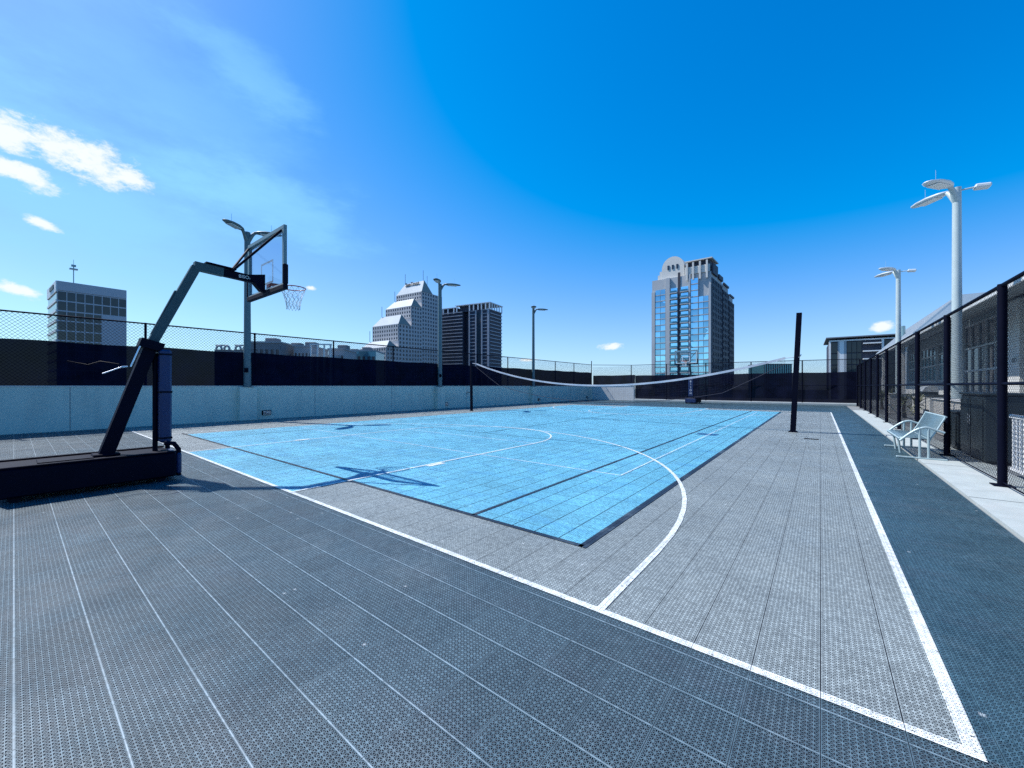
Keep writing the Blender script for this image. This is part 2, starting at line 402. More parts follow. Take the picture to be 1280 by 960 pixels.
def cloud(u,v,ru,rv,ang,soft,gain,nz,amp,colr):
    global colour
    d0=ray(u,v); t1=Vector((0,0,1)).cross(d0).normalized()*-1; t2=d0.cross(t1).normalized()
    if t2.z<0: t2=-t2
    a=rad(ang); e1=t1*math.cos(a)+t2*math.sin(a); e2=-t1*math.sin(a)+t2*math.cos(a)
    p0=wk.math('MAXIMUM',dotn(d0),.05)
    p1=wk.math('DIVIDE',dotn(e1),wk.math('MULTIPLY',p0,ru)); p2=wk.math('DIVIDE',dotn(e2),wk.math('MULTIPLY',p0,rv))
    r=wk.math('SQRT',wk.math('ADD',wk.math('POWER',wk.math('ABSOLUTE',p1),2.),wk.math('POWER',wk.math('ABSOLUTE',p2),2.)))
    r=wk.math('ADD',r,wk.math('MULTIPLY',wk.math('SUBTRACT',nz,.5),amp))
    f=wk.n('ShaderNodeMapRange',interpolation_type='SMOOTHSTEP'); wk.put(f.inputs['Value'],r)
    for i,x in ((1,1.),(2,1.-soft),(3,0.),(4,gain)): f.inputs[i].default_value=x
    colour=wk.mix(f.outputs[0],colour,colr)
WISP=(.34*KS,.80*KS,1.03*KS,1); PUFF=(.96*KS,1.02*KS,1.06*KS,1)
# thin veils
cloud(285,62,.22,.06,-24,1.,.34,wisp,2.2,WISP)
cloud(200,120,.4,.16,-20,1.,.25,wisp,1.6,WISP)
cloud(350,262,.26,.09,-8,1.,.45,wisp,2.0,WISP)
cloud(90,240,.40,.22,-18,1.,.5,wisp,1.6,WISP)
# bright cumulus
for u,v,ru,rv,ang in ((78,184,.042,.036,-22),(122,203,.05,.042,-26),(165,222,.034,.018,-26),(38,220,.040,.022,-22),(8,208,.03,.02,-15),(12,168,.036,.034,-10),(52,279,.022,.010,-22),(20,362,.03,.012,-14),(766,433,.036,.010,0),(1102,408,.02,.011,4),(388,360,.012,.007,0),(660,450,.026,.005,0)):
    cloud(u,v,ru,rv,ang,.75,.97,puff,2.2,PUFF)
wk.put(bg.inputs['Color'],colour); wk.t.links.new(bg.outputs[0],wo.inputs['Surface'])

# ------------------------------------------------------------------ ground and court
def struct(name,mb,m): return tag(mb.build(name,m),kind='structure')
struct('city_ground',MB().sheet(-4000,4000,-4000,4000,-30),M['city'])
struct('roof_deck',MB().box(-21.1,30,-9,60,-1.,-.03),M['deck'])
struct('underlay',MB().sheet(-20.5,1.58,-7,41,-.014),M['underlay'])
FB=29.6
def deep(name,g,m):
    n=len(g.v); g.add([(x,y,-.0035) for x,y,_ in g.v],list(g.f)); return struct(name,g,m)
X0,X1=-15.95,-1.80; Y0,Y1=3.40,28.3; KX0,KX1=-11.66,-6.06
g=MB(); g.sheet(-20.48,1.58,-7,2.5,0); struct('dark_sport_floor',g,M['tile_dark'])
g=MB(); g.sheet(.5,1.58,2.5,41,0).sheet(-20.48,.5,FB,41,0); deep('slate_sport_floor',g,M['tile_slate'])
g=MB(); g.sheet(-20.48,X0,2.5,FB,0).sheet(X1,.5,2.5,FB,0).sheet(X0,KX0,2.5,Y0,0).sheet(KX1,X1,2.5,Y0,0).sheet(X0,KX0,Y1,FB,0).sheet(KX1,X1,Y1,FB,0); struct('grey_court_floor',g,M['tile_grey'])
g=MB(); g.sheet(X0,X1,Y0,Y1,0).sheet(KX0,KX1,2.5,Y0,0).sheet(KX0,KX1,Y1,FB,0); struct('blue_court_floor',g,M['tile_blue'])
struct('dark_blue_patch',MB().sheet(-3.15,-2.55,13.5,14.0,.002),M['tile_blue_dark'])
# painted lines
wl=MB(); z=.004
wl.strip([(-18.4,2.5),(.535,2.5)],.055,z).strip([(.51,2.47),(.48,FB)],.06,z+.001)
wl.strip([(-18.4,FB),(.5,FB)],.05,z)
cx=-8.85
for yb,sg in ((2.5,1),(FB,-1)):
    arc=[]
    for i in range(49):
        t=math.pi*i/48; arc.append((cx+7.65*math.cos(t),yb+sg*(1.2+7.65*math.sin(t))))
    wl.strip([(cx+7.65,yb)]+arc+[(cx-7.65,yb)],.055,z+.0025)
    key=[(KX1,yb)]+[(cx+2.79*math.cos(math.pi*i/32),yb+sg*(6.2+2.79*math.sin(math.pi*i/32))) for i in range(33)]+[(KX0,yb)]
    wl.strip(key,.05,z+.0035)
    for ym in (2.62,):
        for xm in (KX1,KX0):
            s=1 if xm>cx else -1
            wl.sheet(min(xm,xm+s*.16),max(xm,xm+s*.16),yb+sg*2.45 if sg>0 else yb-2.85,yb+2.85 if sg>0 else yb-2.45,z+.001)
struct('white_court_lines',wl,M['line_white'])
pl=MB()
for p,q in (((-2.72,6.5),(-15.0,6.6)),((-2.72,6.5),(-2.95,27.2)),((-15.0,6.6),(-15.0,27.2)),((-15.0,27.2),(-2.95,27.2)),((KX0,8.7),(KX1,8.7))): pl.strip([p,q],.04,z)
struct('worn_court_lines',pl,M['line_pale'])
bl=MB()
bl.strip([(X0-.5,Y0),(X1,Y0)],.06,z+.002).strip([(X1,Y0-.03),(X1-.07,Y1)],.085,z+.002).strip([(-3.28,Y0),(-3.36,Y1)],.055,z+.002)
struct('black_court_lines',bl,M['line_black'])
dl=MB()
dl.strip([(-14.25,Y0),(-14.25,Y1)],.04,z+.003).strip([(-14.25,9.6),(-3.3,9.6)],.04,z+.004).strip([(-8.78,9.6),(-8.78,Y1)],.045,z+.003).strip([(-14.25,23.6),(-3.3,23.6)],.04,z+.004).strip([(-17.4,16.9),(1.5,16.6)],.035,z+.005)  # last strip: centre line that also paints the net and post shadow
struct('dark_lines_and_net_shadow',dl,M['line_dark'])
# floor sleeve cover plates
def plate(x,y,lx,ly,label):
    m=MB().cbox(-lx/2,lx/2,-ly/2,ly/2,.006,.02,.004)
    return tag(m.build('floor_plate',M['black_metal'],None,(x,y,0)),label,'floor plate')
plate(-.21,14.35,.34,.07,'small black slot cover in the grey floor in front of the tall right net post')
# walkway along the fence
struct('walkway',MB().box(1.62,2.62,-7,33.2,-.3,.012),M['concrete'])
struct('patio',MB().box(2.62,30,-7,60,-.3,.0),M['deck'])
wj=MB()
for y in range(-4,33,3): wj.sheet(1.62,2.62,y+.2,y+.212,.0145)
struct('walkway_joint',wj,M['underlay'])

# ------------------------------------------------------------------ parapet walls
XW=-20.5; YF=41.0
pw=empty('parapet_wall',(XW,17,0),0,'long pale grey painted parapet wall along the left of the court, with lamp piers','wall')
wall=MB().box(-.3,0,-24,YF-17,-.5,1.53); wall.build('wall_body',M['parapet'],pw)
capm=MB().box(-.33,.025,-24,YF-17,1.53,1.56); capm.build('coping',M['cap'],pw)
POLY=(6.53,17.95,29.0)
for y in POLY:
    MB().cbox(0.0,.30,y-.34-17,y+.34-17,0,1.50,.015).build('pilaster',M['parapet'],pw)
for y in (-4.2,1.2,9.6,14.2,20.6,23.9,32.4,36.): MB().box(-.02,.004,y-17,y-17+.016,0,1.52).build('joint',M['low_wall_dark'],pw)
rw=empty('return_wall',(-18,YF,0),0,'short sunlit white wall closing the far left corner of the court','wall')
MB().box(-2.5,2.35,-.15,.15,-.5,1.53).build('wall_body',M['stucco'],rw)
MB().box(-2.5,2.37,-.17,.17,1.53,1.56).build('coping',M['cap'],rw)
kb=tag(MB().cbox(-15.5,2.4,YF-.45,YF+.2,-.02,.16,.02).build('concrete_kerb',M['concrete']),'low pale concrete kerb under the far windscreen fence','kerb')

# ------------------------------------------------------------------ fences
# left fence stands on the parapet
lf=empty('chain_link_fence',(XW-.15,0,1.56),0,'black chain link fence with dark windscreen standing on the left parapet wall','fence')
zr=3.98-1.56
y0,y1=-7,YF
MB().tube([(0,y0,zr),(0,y1,zr)],.028,8).build('top_rail',M['black_metal'],lf)
for i in range(-2,12):
    y=3.17+3.75*i
    if y>YF-.5: break
    MB().tube([(0,y,0),(0,y,zr+.03)],.04,8).build('post',M['black_metal'],lf)
MB().tube([(0,YF,0),(0,YF,zr+.45)],.045,8).build('post',M['black_metal'],lf)
MB().chain(lambda s,zz,o:(o,y0+s,zz),y1-y0,.02,zr,.115,.0042).build('chain_link',M['black_wire'],lf)
def screen(mb,f3,L,z0,z1,seg=.5,amp=.04):
    n=int(L/seg); vs=[];fs=[]
    for i in range(n+1):
        s=L*i/n; a=amp*math.sin(i*1.7)+amp*.6*math.sin(i*.61)
        dz=.018*math.sin(i*.9)*(1 if i%7 else -1)
        vs+= [f3(s,z0,a),f3(s,(z0+z1)/2,a*1.6),f3(s,z1+dz,a*.4)]
    for i in range(n):
        for k in (0,1): fs.append((3*i+k,3*i+3+k,3*i+4+k,3*i+1+k))
    mb.add(vs,fs,True); return mb
screen(MB(),lambda s,zz,o:(.07+o*.6,y0+s,zz),y1-y0,.0,3.07-1.56,.47).build('windscreen',M['screen'],lf)
# far fence
ff=empty('chain_link_fence',(-9,YF,0),0,'far chain link fence with dark windscreen crossing behind the far hoop','fence')
zt=3.68
MB().tube([(-11.5,0,zt+.28),(-6.8,0,zt+.1)],.026,8).tube([(-6.8,0,zt+.1),(11.4,0,zt)],.026,8).build('top_rail',M['black_metal'],ff)
for i,x in enumerate((-15.95,-12.28,-8.62,-4.9,-1.2,2.42)):
    MB().tube([(x+9,-.05,0.02 if i else 1.56),(x+9,-.05,zt+.12-.03*i)],.045,8).build('post',M['black_metal'],ff)
MB().chain(lambda s,zz,o:(-11.5+s,o,zz),22.9,.2,zt+.02,.115,.0042).build('chain_link',M['black_wire'],ff)
screen(MB(),lambda s,zz,o:(-11.4+s,-.08+o,zz),4.9,1.58,2.72,.47).build('windscreen',M['screen_far'],ff)
screen(MB(),lambda s,zz,o:(-6.5+s,-.08+o,zz),17.9,.2,2.66,.47).build('windscreen',M['screen_far'],ff)
MB().tube([(-6.5,-.05,1.6),(11.4,-.05,1.6)],.02,6).build('middle_rail',M['black_metal'],ff)
# right fence
XF=2.2
rf=empty('chain_link_fence',(XF,0,0),0,'tall black chain link fence beside the bench and concrete walkway','fence')
y0,y1=-6.5,YF; ztop=3.1
MB().tube([(0,y0,ztop),(0,y1,ztop)],.03,8).build('top_rail',M['black_metal'],rf)
MB().tube([(0,y0,1.585),(0,y1,1.585)],.024,8).build('middle_rail',M['black_metal'],rf)
MB().tube([(0,y0,.07),(0,y1,.07)],.012,6).build('bottom_wire',M['black_metal'],rf)
for i in range(-4,10):
    y=9.41+3.36*i
    if y>YF: break
    MB().tube([(0,y,0),(0,y,ztop+.02)],.052,10).build('post',M['black_metal'],rf)
    fl=MB().cbox(-.11,.11,y-.11,y+.11,.012,.03,.005).build('base_plate',M['black_metal'],rf)
MB().chain(lambda s,zz,o:(.05+o,y0+s,zz),y1-y0,.06,ztop,.074,.0033).build('chain_link',M['black_wire'],rf)

# ------------------------------------------------------------------ lamp posts
def head_mesh():
    """flat leaf shaped luminaire pointing along +x, root at the origin"""
    secs=[(.25,.07,.06,.0),(.45,.17,.095,.01),(.75,.24,.10,.015),(1.05,.235,.08,.01),(1.30,.15,.05,0.),(1.38,.07,.03,-.005)]
    vs=[];fs=[];n=8
    prof=[(-1,0),(-.75,-.55),(0,-.7),(.75,-.55),(1,0),(.7,.45),(0,.6),(-.7,.45)]
    for x,hw,hh,zc in secs:
        for a,b in prof: vs.append((x,a*hw,zc+b*hh))
    for i in range(len(secs)-1):
        for k in range(n): fs.append((i*n+k,i*n+(k+1)%n,(i+1)*n+(k+1)%n,(i+1)*n+k))
    fs+= [tuple(range(n))[::-1],tuple(range((len(secs)-1)*n,len(secs)*n))]
    return MB().add(vs,fs,True)
def lens_mesh(): return MB().cbox(.52,1.12,-.15,.15,-.075,-.05,.01)
HD=head_mesh().mesh('lamp_head',M['pole']); HM=head_mesh().mesh('lamp_head',M['lamp_head']); LM=lens_mesh().mesh('lens',M['lamp_lens'])  # left heads take the shade-darkened pole colour
def lamp_post(loc,hgt,dirs,label,flood=None,box=False,thick=.13,pm='pole'):
    r=empty('lamp_post',loc,0,label,'lamp post','lamp posts around the court')
    MB().tube([(0,0,.02),(0,0,hgt*.5),(0,0,hgt)],[thick,thick*.88,thick*.78],16).build('pole',M[pm],r)
    MB().cbox(-.2,.2,-.2,.2,0,.03,.006).build('base_plate',M[pm],r)
    for a in dirs:
        ca,sa=math.cos(a),math.sin(a)
        pts=[]
        for i in range(7):
            t=i/6; pts.append((ca*(.02+.36*t),sa*(.02+.36*t),hgt-.42+.42*math.sin(t*math.pi/2)))
        MB().tube(pts,[.10,.095,.085,.075,.065,.06,.055],10).build('arm',M[pm],r)
        h=link('lamp_head',HM if pm=='pole_white' else HD,r,(ca*.02,sa*.02,hgt),a)
        link('lens',LM,h)
        MB().tube([(.95,0,.05),(.95,0,.42)],.008,6).build('lightning_rod',M['bright'],h)
    if flood is not None:
        ca,sa=math.cos(flood),math.sin(flood)
        MB().tube([(ca*.05,sa*.05,hgt-.1),(ca*.38,sa*.38,hgt-.1)],.025,8).build('flood_arm',M[pm],r)
        fh=MB().cbox(0,.34,-.15,.15,-.06,.06,.03).build('flood_head',M['lamp_head'],r,(ca*.36,sa*.36,hgt-.1),flood)
        fh.rotation_euler=(0,rad(8),flood)
    if box:
        MB().cbox(.1,.2,-.16,-.02,.66,.86,.01).build('junction_box',M['black_metal'],r)
        MB().tube([(.2,-.09,.76),(.26,-.09,.76)],.03,8).build('camera_eye',M['black_metal'],r)
    return r
a=rad(53)
lamp_post((XW+.13,POLY[0],1.50),7.0,(-a,a),'grey two-headed lamp post on the left wall, tallest and nearest, behind the near backboard',None,True,.15)
lamp_post((XW+.13,POLY[1],1.50),7.0,(-a,a),'grey two-headed lamp post on the left wall, between the stepped tower and the dark tower',None,True,.15)
lamp_post((XW+.13,POLY[2],1.50),7.0,(-a,a),'small far grey lamp post on the left wall, right of the dark condominium tower',None,False,.14)
lamp_post((3.4,18.5,1.14),6.7,(math.pi-a,math.pi+a),'tall white lamp post with a flood lamp, nearer one behind the right fence',0.,False,.13,'pole_white')
lamp_post((3.4,30.4,1.14),6.85,(math.pi-a,math.pi+a),'white lamp post farther along behind the right fence, below the nearer tall one',0.,False,.13,'pole_white')

# wall step lights
def step_light(y,label):
    r=empty('wall_light',(XW,y,.30),0,label,'wall light','louvred lights low on the left wall')
    MB().cbox(.0,.05,-.19,.19,-.11,.11,.008).build('housing',M['black_metal'],r)
    for i in range(3):
        MB().cbox(.052,.085,-.16,.16,-.085+.065*i,-.055+.065*i,.005).build('louvre',M['bright'],r)
step_light(7.35,'louvred metal step light low on the left wall, right beside the nearest lamp pier')
step_light(18.6,'louvred step light on the left wall, between the second lamp pier and far net post')
step_light(30.1,'louvred step light low on the left wall, under the third lamp post')
step_light(39.6,'tiny step light low on the left wall by the far corner')

# ------------------------------------------------------------------ basketball hoop
def hoop(loc,label):
    r=empty('basketball_hoop',loc,0,label,'basketball hoop','portable basketball hoops')
    b=MB().cbox(-.47,.47,-.15,1.66,.07,.46,.025); b.build('base',M['navy_steel'],r)
    lid=MB()
    lid.cbox(-.47,-.40,-.15,1.66,.461,.485,.006).cbox(.40,.47,-.15,1.66,.461,.485,.006).cbox(-.2,.2,.2,.75,.461,.475,.006)
    lid.build('top_rail',M['navy_steel'],r)
    for x in (-.36,.36):
        for y in (0,1.48):
            w=MB().tube([(x-.03,y,.06),(x+.03,y,.06)],.06,14).build('wheel',M['black_pad'],r)
    for x in (-.38,.38):
        MB().tube([(x,1.7,.06),(x,1.7,.50),(x,1.64,.60),(x,1.52,.62)],.035,10).build('lift_handle',M['navy_steel'],r)
    MB().cbox(-.45,.45,1.665,1.73,.1,.44,.02).build('front_pad',M['navy_pad'],r)
    lp,lq=Vector((0,.88,.44)),Vector((0,1.42,2.25))
    MB().beam(lp,lq,.165,.17,(0,-1,0)).build('lower_mast',M['navy_steel'],r)
    MB().cbox(-.14,.14,.74,1.04,.461,.50,.01).build('mast_foot',M['navy_steel'],r)
    d=(lq-lp).normalized()
    col=MB().beam(lq-d*.09,lq+d*.05,.27,.30,(0,-1,0)); col.build('collar',M['navy_steel'],r)
    uq=Vector((0,2.02,3.68))
    MB().beam(lq-d*.02,uq,.12,.135,(0,-1,0)).build('upper_mast',M['steel'],r)
    MB().beam((0.0,1.425,2.42),(0.0,1.735,3.20),.07,.03,(0,-1,0)).build('slide_rail',M['steel'],r)
    MB().tube([(.11,1.16,1.86),(.11,1.285,2.24)],.012,8).build('mast_highlight',M['bright'],r)  # bright rod standing in for the highlight along the mast edge
    cr=MB().tube([(.1,1.12,1.86),(.14,1.05,1.85)],.014,8).tube([(.14,1.05,1.85),(.15,.84,1.74)],.009,8)
    cr.build('crank',M['bright'],r)
    MB().tube([(-.11,1.05,1.9),(-.2,.85,1.94),(-.24,.72,1.88),(-.26,.5,1.93)],.012,6).build('lever',M['navy_steel'],r)
    MB().beam((0,1.99,3.70),(0,2.42,3.675),.13,.145).build('elbow_sleeve',M['steel'],r)
    arm=MB().beam((0,2.2,3.685),(0,3.06,3.64),.10,.135); ao=arm.build('arm',M['navy_steel'],r)
    tm=text_mesh('lettering','BISON',.085,M['white'],.0015)
    o=link('lettering',tm,ao,(.0535,2.78,3.655)); o.rotation_euler=(rad(90),rad(0),rad(90))
    MB().beam((0,2.15,3.79),(0,2.62,3.765),.16,.025).build('slide_plate',M['navy_steel'],r)
    br=MB().prism([(2.85,3.58),(3.07,3.58),(3.12,3.74),(3.12,3.42),(3.02,3.42)],lambda y,z,t:(-.06+.12*t,y,z))
    br=MB().prism([(2.80,3.71),(3.11,3.78),(3.11,3.44),(3.04,3.44)],lambda y,z,t:(-.07+.14*t,y,z)); br.build('bracket',M['navy_steel'],r)
    hw=.915; yb=3.15; zb,ztp=3.42,4.58
    bd=MB()
    bd.cbox(-hw,hw,yb-.03,yb+.03,ztp-.075,ztp,.006).cbox(-hw,hw,yb-.03,yb+.03,zb,zb+.06,.006)
    bd.cbox(-hw,-hw+.075,yb-.03,yb+.03,zb+.06,ztp-.075,.006).cbox(hw-.075,hw,yb-.03,yb+.03,zb+.06,ztp-.075,.006)
    bo=bd.build('backboard_frame',M['board_steel'],r)
    MB().box(-hw+.07,hw-.07,yb+.006,yb+.016,zb+.055,ztp-.07).build('glass',M['glass'],bo)
    t=MB(); y2=yb+.0185
    for x0,x1,z0,z1 in ((-.305,.305,3.60,3.64),(-.305,.305,4.02,4.06),(-.305,-.265,3.64,4.02),(.265,.305,3.64,4.02),
                        (-.84,.84,ztp-.118,ztp-.08),(-.84,.84,zb+.065,zb+.1),(-.84,-.805,zb+.1,ztp-.118),(.805,.84,zb+.1,ztp-.118)):
        t.box(x0,x1,y2-.002,y2,z0,z1)
    t.build('target_square',M['white'],bo)
    pd=MB().cbox(-hw-.02,hw+.02,yb-.045,yb+.045,zb-.055,zb+.045,.015).cbox(-hw-.022,-hw+.03,yb-.045,yb+.045,zb+.046,zb+.42,.012).cbox(hw-.03,hw+.022,yb-.045,yb+.045,zb+.046,zb+.42,.012)
    pd.build('edge_pad',M['black_pad'],bo)
    for s in (-1,1):
        MB().tube([(s*.05,2.55,3.72),(s*.84,yb-.04,4.48)],.022,8).build('strut',M['navy_steel'],r)
    rz=3.63; ry=yb+.52; R=.235
    MB().tube([(R*math.cos(2*math.pi*i/28),ry+R*math.sin(2*math.pi*i/28),rz) for i in range(28)],.011,8,closed=True).build('rim',M['rim'],r)
    MB().cbox(-.09,.09,yb+.035,yb+.06,rz-.12,rz+.03,.006).beam((-.07,yb+.06,rz-.01),(-.09,ry-R+.03,rz-.005),.02,.03).beam((.07,yb+.06,rz-.01),(.09,ry-R+.03,rz-.005),.02,.03).beam((0,yb+.06,rz-.02),(0,ry-R,rz-.005),.14,.02).build('rim_bracket',M['rim'],r)
    nt=MB(); n=12; lev=[(0,.235),(.09,.205),(.18,.172),(.27,.148),(.36,.132),(.45,.125)]
    def P(i,k):
        dz,rr=lev[k]; t=2*math.pi*(i+.5*(k%2))/n; return (rr*math.cos(t),ry+rr*math.sin(t),rz-.01-dz)
    for i in range(n):
        for k in range(len(lev)-1):
            nt.tube([P(i,k),P(i,k+1)],.0042,5,False); nt.tube([P(i if k%2==0 else i+1,k),P(i-1 if k%2==0 else i,k+1)],.0042,5,False)
    nt.build('net',M['net'],r)
    po=MB().cbox(-.19,.19,1.50,1.655,.60,2.16,.03).build('front_mast_pad',M['navy_pad'],r)
    for i,chx in enumerate('BISON'):
        tm=text_mesh('lettering',chx,.22,M['white'],.0015)
        o=link('lettering',tm,po,(0,1.6575,1.95-.26*i)); o.rotation_euler=(rad(90),0,rad(180))
    MB().tube([(.0,1.47,.46),(.0,1.47,2.1)],.035,8).build('support_post',M['navy_steel'],r)
    for zz in (.68,1.45,2.08): MB().cbox(-.195,.195,1.494,1.66,zz-.015,zz+.015,.004).build('pad_strap',M['black_pad'],po)
    return r
h1=hoop((-8.8,0,0),'large dark portable basketball hoop at the left, seen from behind with leaning mast')
h2=copy_tree(h1); h2.location=(-8.95,38.35,0); h2.rotation_euler=(0,0,math.pi)
tag(h2,'distant portable basketball hoop with blue padded mast in front of the far windscreen')

# ------------------------------------------------------------------ volleyball posts and net
def vpost(base,top,wid,label):
    r=empty('net_post',base,0,label,'net post','volleyball net posts')
    t=Vector(top)-Vector(base); u=t.normalized()
    MB().beam((0,0,.0),t,wid,wid,(0,1,0),wid*.98,wid*.98).build('padded_pole',M['black_metal'],r)
    MB().cbox(-wid*.8,wid*.8,-wid*.8,wid*.8,.005,.03,.005).build('base_plate',M['black_metal'],r)
    return r,u
PR=Vector((-.73,16.25,0)); PL=Vector((-17.05,17.6,0))
r1,u1=vpost(PR,(-.56,16.3,4.0),.155,'tall leaning black volleyball post at the right of the court')
MB().tube([u1*2.5+Vector((.06,-.1,0)),u1*2.56+Vector((.12,-.3,.02))],.018,8).build('cleat',M['bright'],r1)
r2,u2=vpost(PL,(-17.1,17.62,3.08),.12,'short distant black volleyball post by the left wall')
MB().tube([u2*1.12+Vector((-.1,0,0)),u2*1.2+Vector((-.28,-.1,-.02)),u2*1.05+Vector((-.3,-.1,-.02))],.02,8).build('winch_handle',M['black_metal'],r2)
A=Vector((-.95,16.27,2.50)); B=Vector((-16.6,17.57,2.90))
def top(t):
    p=A.lerp(B,t); sag=4*t*(1-t)*1.12; p.z-=sag; return p
nv=empty('volleyball_net',(A+B)/2*Vector((1,1,0)) if False else (-8.8,16.9,0),0,'sagging volleyball net with a white top tape across the court','net')
off=Vector((-8.8,16.9,0))
n=60; vs=[];fs=[]
for i in range(n+1):
    p=top(i/n)-off; wv=.012*math.sin(i*1.3)
    hh=.04
    vs+= [(p.x,p.y-.012+wv,p.z-hh),(p.x,p.y-.012+wv,p.z+hh),(p.x,p.y+.012+wv,p.z+hh),(p.x,p.y+.012+wv,p.z-hh)]
for i in range(n):
    for k in range(4): fs.append((4*i+k,4*i+4+k,4*i+4+(k+1)%4,4*i+(k+1)%4))
MB().add(vs,fs).build('top_tape',M['tape'],nv)
MB().tube([top(0)-off,u1*2.53+PR-off],.012,6).tube([top(1)-off,u2*2.98+PL-off],.012,6).build('tension_cord',M['tape'],nv)
cord=MB()
def bot(t):
    p=top(t); p.z-=.78*min(1,6*t+.25,6*(1-t)+.25); return p
cord.tube([bot(i/40)-off for i in range(41)],.011,6)
cord.build('bottom_cord',M['dark_cord'],nv)
mesh_=MB()
nn=150
for i in range(nn+1):
    p=top(i/nn)-off; q=bot(i/nn)-off; mesh_.tube([p,q],.0014,3,False)
for k in range(1,8):
    mesh_.tube([top(i/40).lerp(bot(i/40),k/8)-off for i in range(41)],.0014,3,False)
mesh_.build('mesh',M['dark_cord'],nv)

# ------------------------------------------------------------------ bench
bn=empty('bench',(1.65,12.85,.012),0,'grey perforated steel bench with arched arms beside the right fence','bench')
SH=1.0
for s in (-1,1):
    yy=s*SH
    MB().cbox(-.36,.40,yy-.03,yy+.03,0,.03,.006).build('foot_bar',M['bench'],bn)
    pts=[]
    for i in range(15):
        t=i/14; x=-.30+.66*t; zz=.36+.31*math.sin(min(1,t*1.55)*math.pi/2)-(.10*max(0,t-.62)/.38)
        pts.append((x,yy,zz))
    MB().tube(pts,.024,10).build('arm_rest',M['bench'],bn)
    for x in (.0,.13): MB().tube([(x,yy,.03),(x,yy,.66)],.022,10).build('upright',M['bench'],bn)
# seat and back : one curved perforated sheet each
def sheetcurve(prof,name):
    mb=MB(); vs=[];fs=[]
    for x,zz in prof: vs+= [(x,-SH+.04,zz),(x,SH-.04,zz)]
    for i in range(len(prof)-1): fs.append((2*i,2*i+1,2*i+3,2*i+2))
    mb.add(vs,fs,True); o=mb.build(name,M['bench_mesh'],bn)
    md=o.modifiers.new('thick','SOLIDIFY'); md.thickness=.008; md.offset=0
    return o
sheetcurve([(-.31,.37),(-.29,.41),(-.2,.43),(-.05,.425),(.1,.41),(.15,.41)],'seat')
sheetcurve([(.155,.41),(.19,.45),(.25,.6),(.32,.76),(.375,.90),(.385,.91)],'backrest')
for x0,z0,nm in ((-.3,.40,'seat_frame'),(.15,.40,'seat_frame'),(.38,.90,'back_frame')):
    MB().tube([(x0,-SH,z0),(x0,SH,z0)],.018,8).build(nm,M['bench'],bn)
for s in (-1,1):
    MB().tube([(.155,s*(SH-.035),.41),(.25,s*(SH-.035),.6),(.38,s*(SH-.035),.9)],.016,8).build('back_frame',M['bench'],bn)
for yy in (-.35,.35): MB().tube([(-.26,yy,.40),(-.22,yy,.02)],.022,8).build('leg',M['bench'],bn)

# ------------------------------------------------------------------ clubhouse behind the right fence
cl=empty('clubhouse',(7.6,30,0),0,'low pale clubhouse with deep roof overhang and glass front behind the right fence','building')
def W(y): return y-30
WH=5.85
op=[(25.0,27.8,0.,4.6),(32.3,39.6,.1,5.5),(41,47,1.9,5.0),(48,54,1.9,5.0),(55,60.5,1.9,5.0)]
ys=[8]+[v for o in op for v in o[:2]]+[62]
wallm=MB()
for i in range(0,len(ys),2): wallm.box(0,.3,W(ys[i]),W(ys[i+1]),0,WH)
for y0_,y1_,z0_,z1_ in op:
    wallm.box(0,.3,W(y0_),W(y1_),z1_,WH)
    if z0_>.05: wallm.box(0,.3,W(y0_),W(y1_),0,z0_)
wallm.box(.3,10,W(8),W(62),0,WH)
wallm.build('wall',M['club_wall'],cl)
for y0_,y1_ in ((8,25),(28,32.3),(39.6,62)): MB().box(-.06,-.003,W(y0_),W(y1_),0,1.75).build('sunlit_wall_band',M['stucco'],cl)  # paler band paints the sunlit foot of the wall
for y0_,y1_,z0_,z1_ in op:
    fr=MB(); n_=5 if y1_-y0_>6.5 else (2 if y1_-y0_<3 else 4)
    for k in range(n_+1):
        yk=W(y0_)+(y1_-y0_)*k/n_; fr.box(.02,.16,yk-.05,yk+.05,z0_,z1_)
    for zz in (z0_+.05,z1_-.05,z0_+(z1_-z0_)*.45,z0_+(z1_-z0_)*.72):
        fr.box(.025,.15,W(y0_),W(y1_),zz-.06,zz+.06)
    f=fr.build('window',M['mullion'],cl)
    MB().box(.09,.12,W(y0_),W(y1_),z0_,z1_).build('pane',M['club_glass'] if y0_<40 else M['teal_glass'],f)
# roof: raked metal strip rising from the eave, higher over the far half
rm=MB()
rm.prism([(-2.6,5.06),(-2.6,5.2),(-.4,7.55),(9,7.55),(9,5.9),(.0,5.9)],lambda x,z,t:(x,W(38.4)+23*t,z))
for i in range(46):
    y=W(38.4)+.5*i; rm.beam((-2.59,y,5.23),(-.41,y,7.58),.03,.05)
rm.build('roof',M['roof_metal'],cl)
MB().prism([(-2.6,4.86),(-2.6,5.02),(0,5.95),(9,6.0),(9,5.86),(.0,5.86)],lambda x,z,t:(x,W(8)+30.35*t,z)).build('lower_roof',M['soffit'],cl)
MB().box(-2.66,-2.605,W(8),W(61.4),4.84,5.08).build('fascia',M['ofw'],cl)
for y in (34.5,43,51): MB().tube([(-1.3,W(y),5.20),(-1.3,W(y),5.32)],.16,16).build('downlight',M['sign_white'],cl)
MB().cbox(-.62,-.065,W(27.82),W(29.7),0,5.5,.02).build('column',M['stucco'],cl)
for y in (46,57): MB().cbox(-2.45,-2.1,W(y)-.17,W(y)+.17,0,4.9,.02).build('column',M['stucco'],cl)
for k in range(2): MB().tube([(-2.0,W(47.6+1.5*k),5.7),(-2.0,W(47.6+1.5*k),6.75)],.17,10).build('roof_vent',M['mast'],cl)
ex=empty('exit_sign',(6.965,28.2,2.72),0,'small white EXIT sign with black letters on the clubhouse column at the right edge','sign')
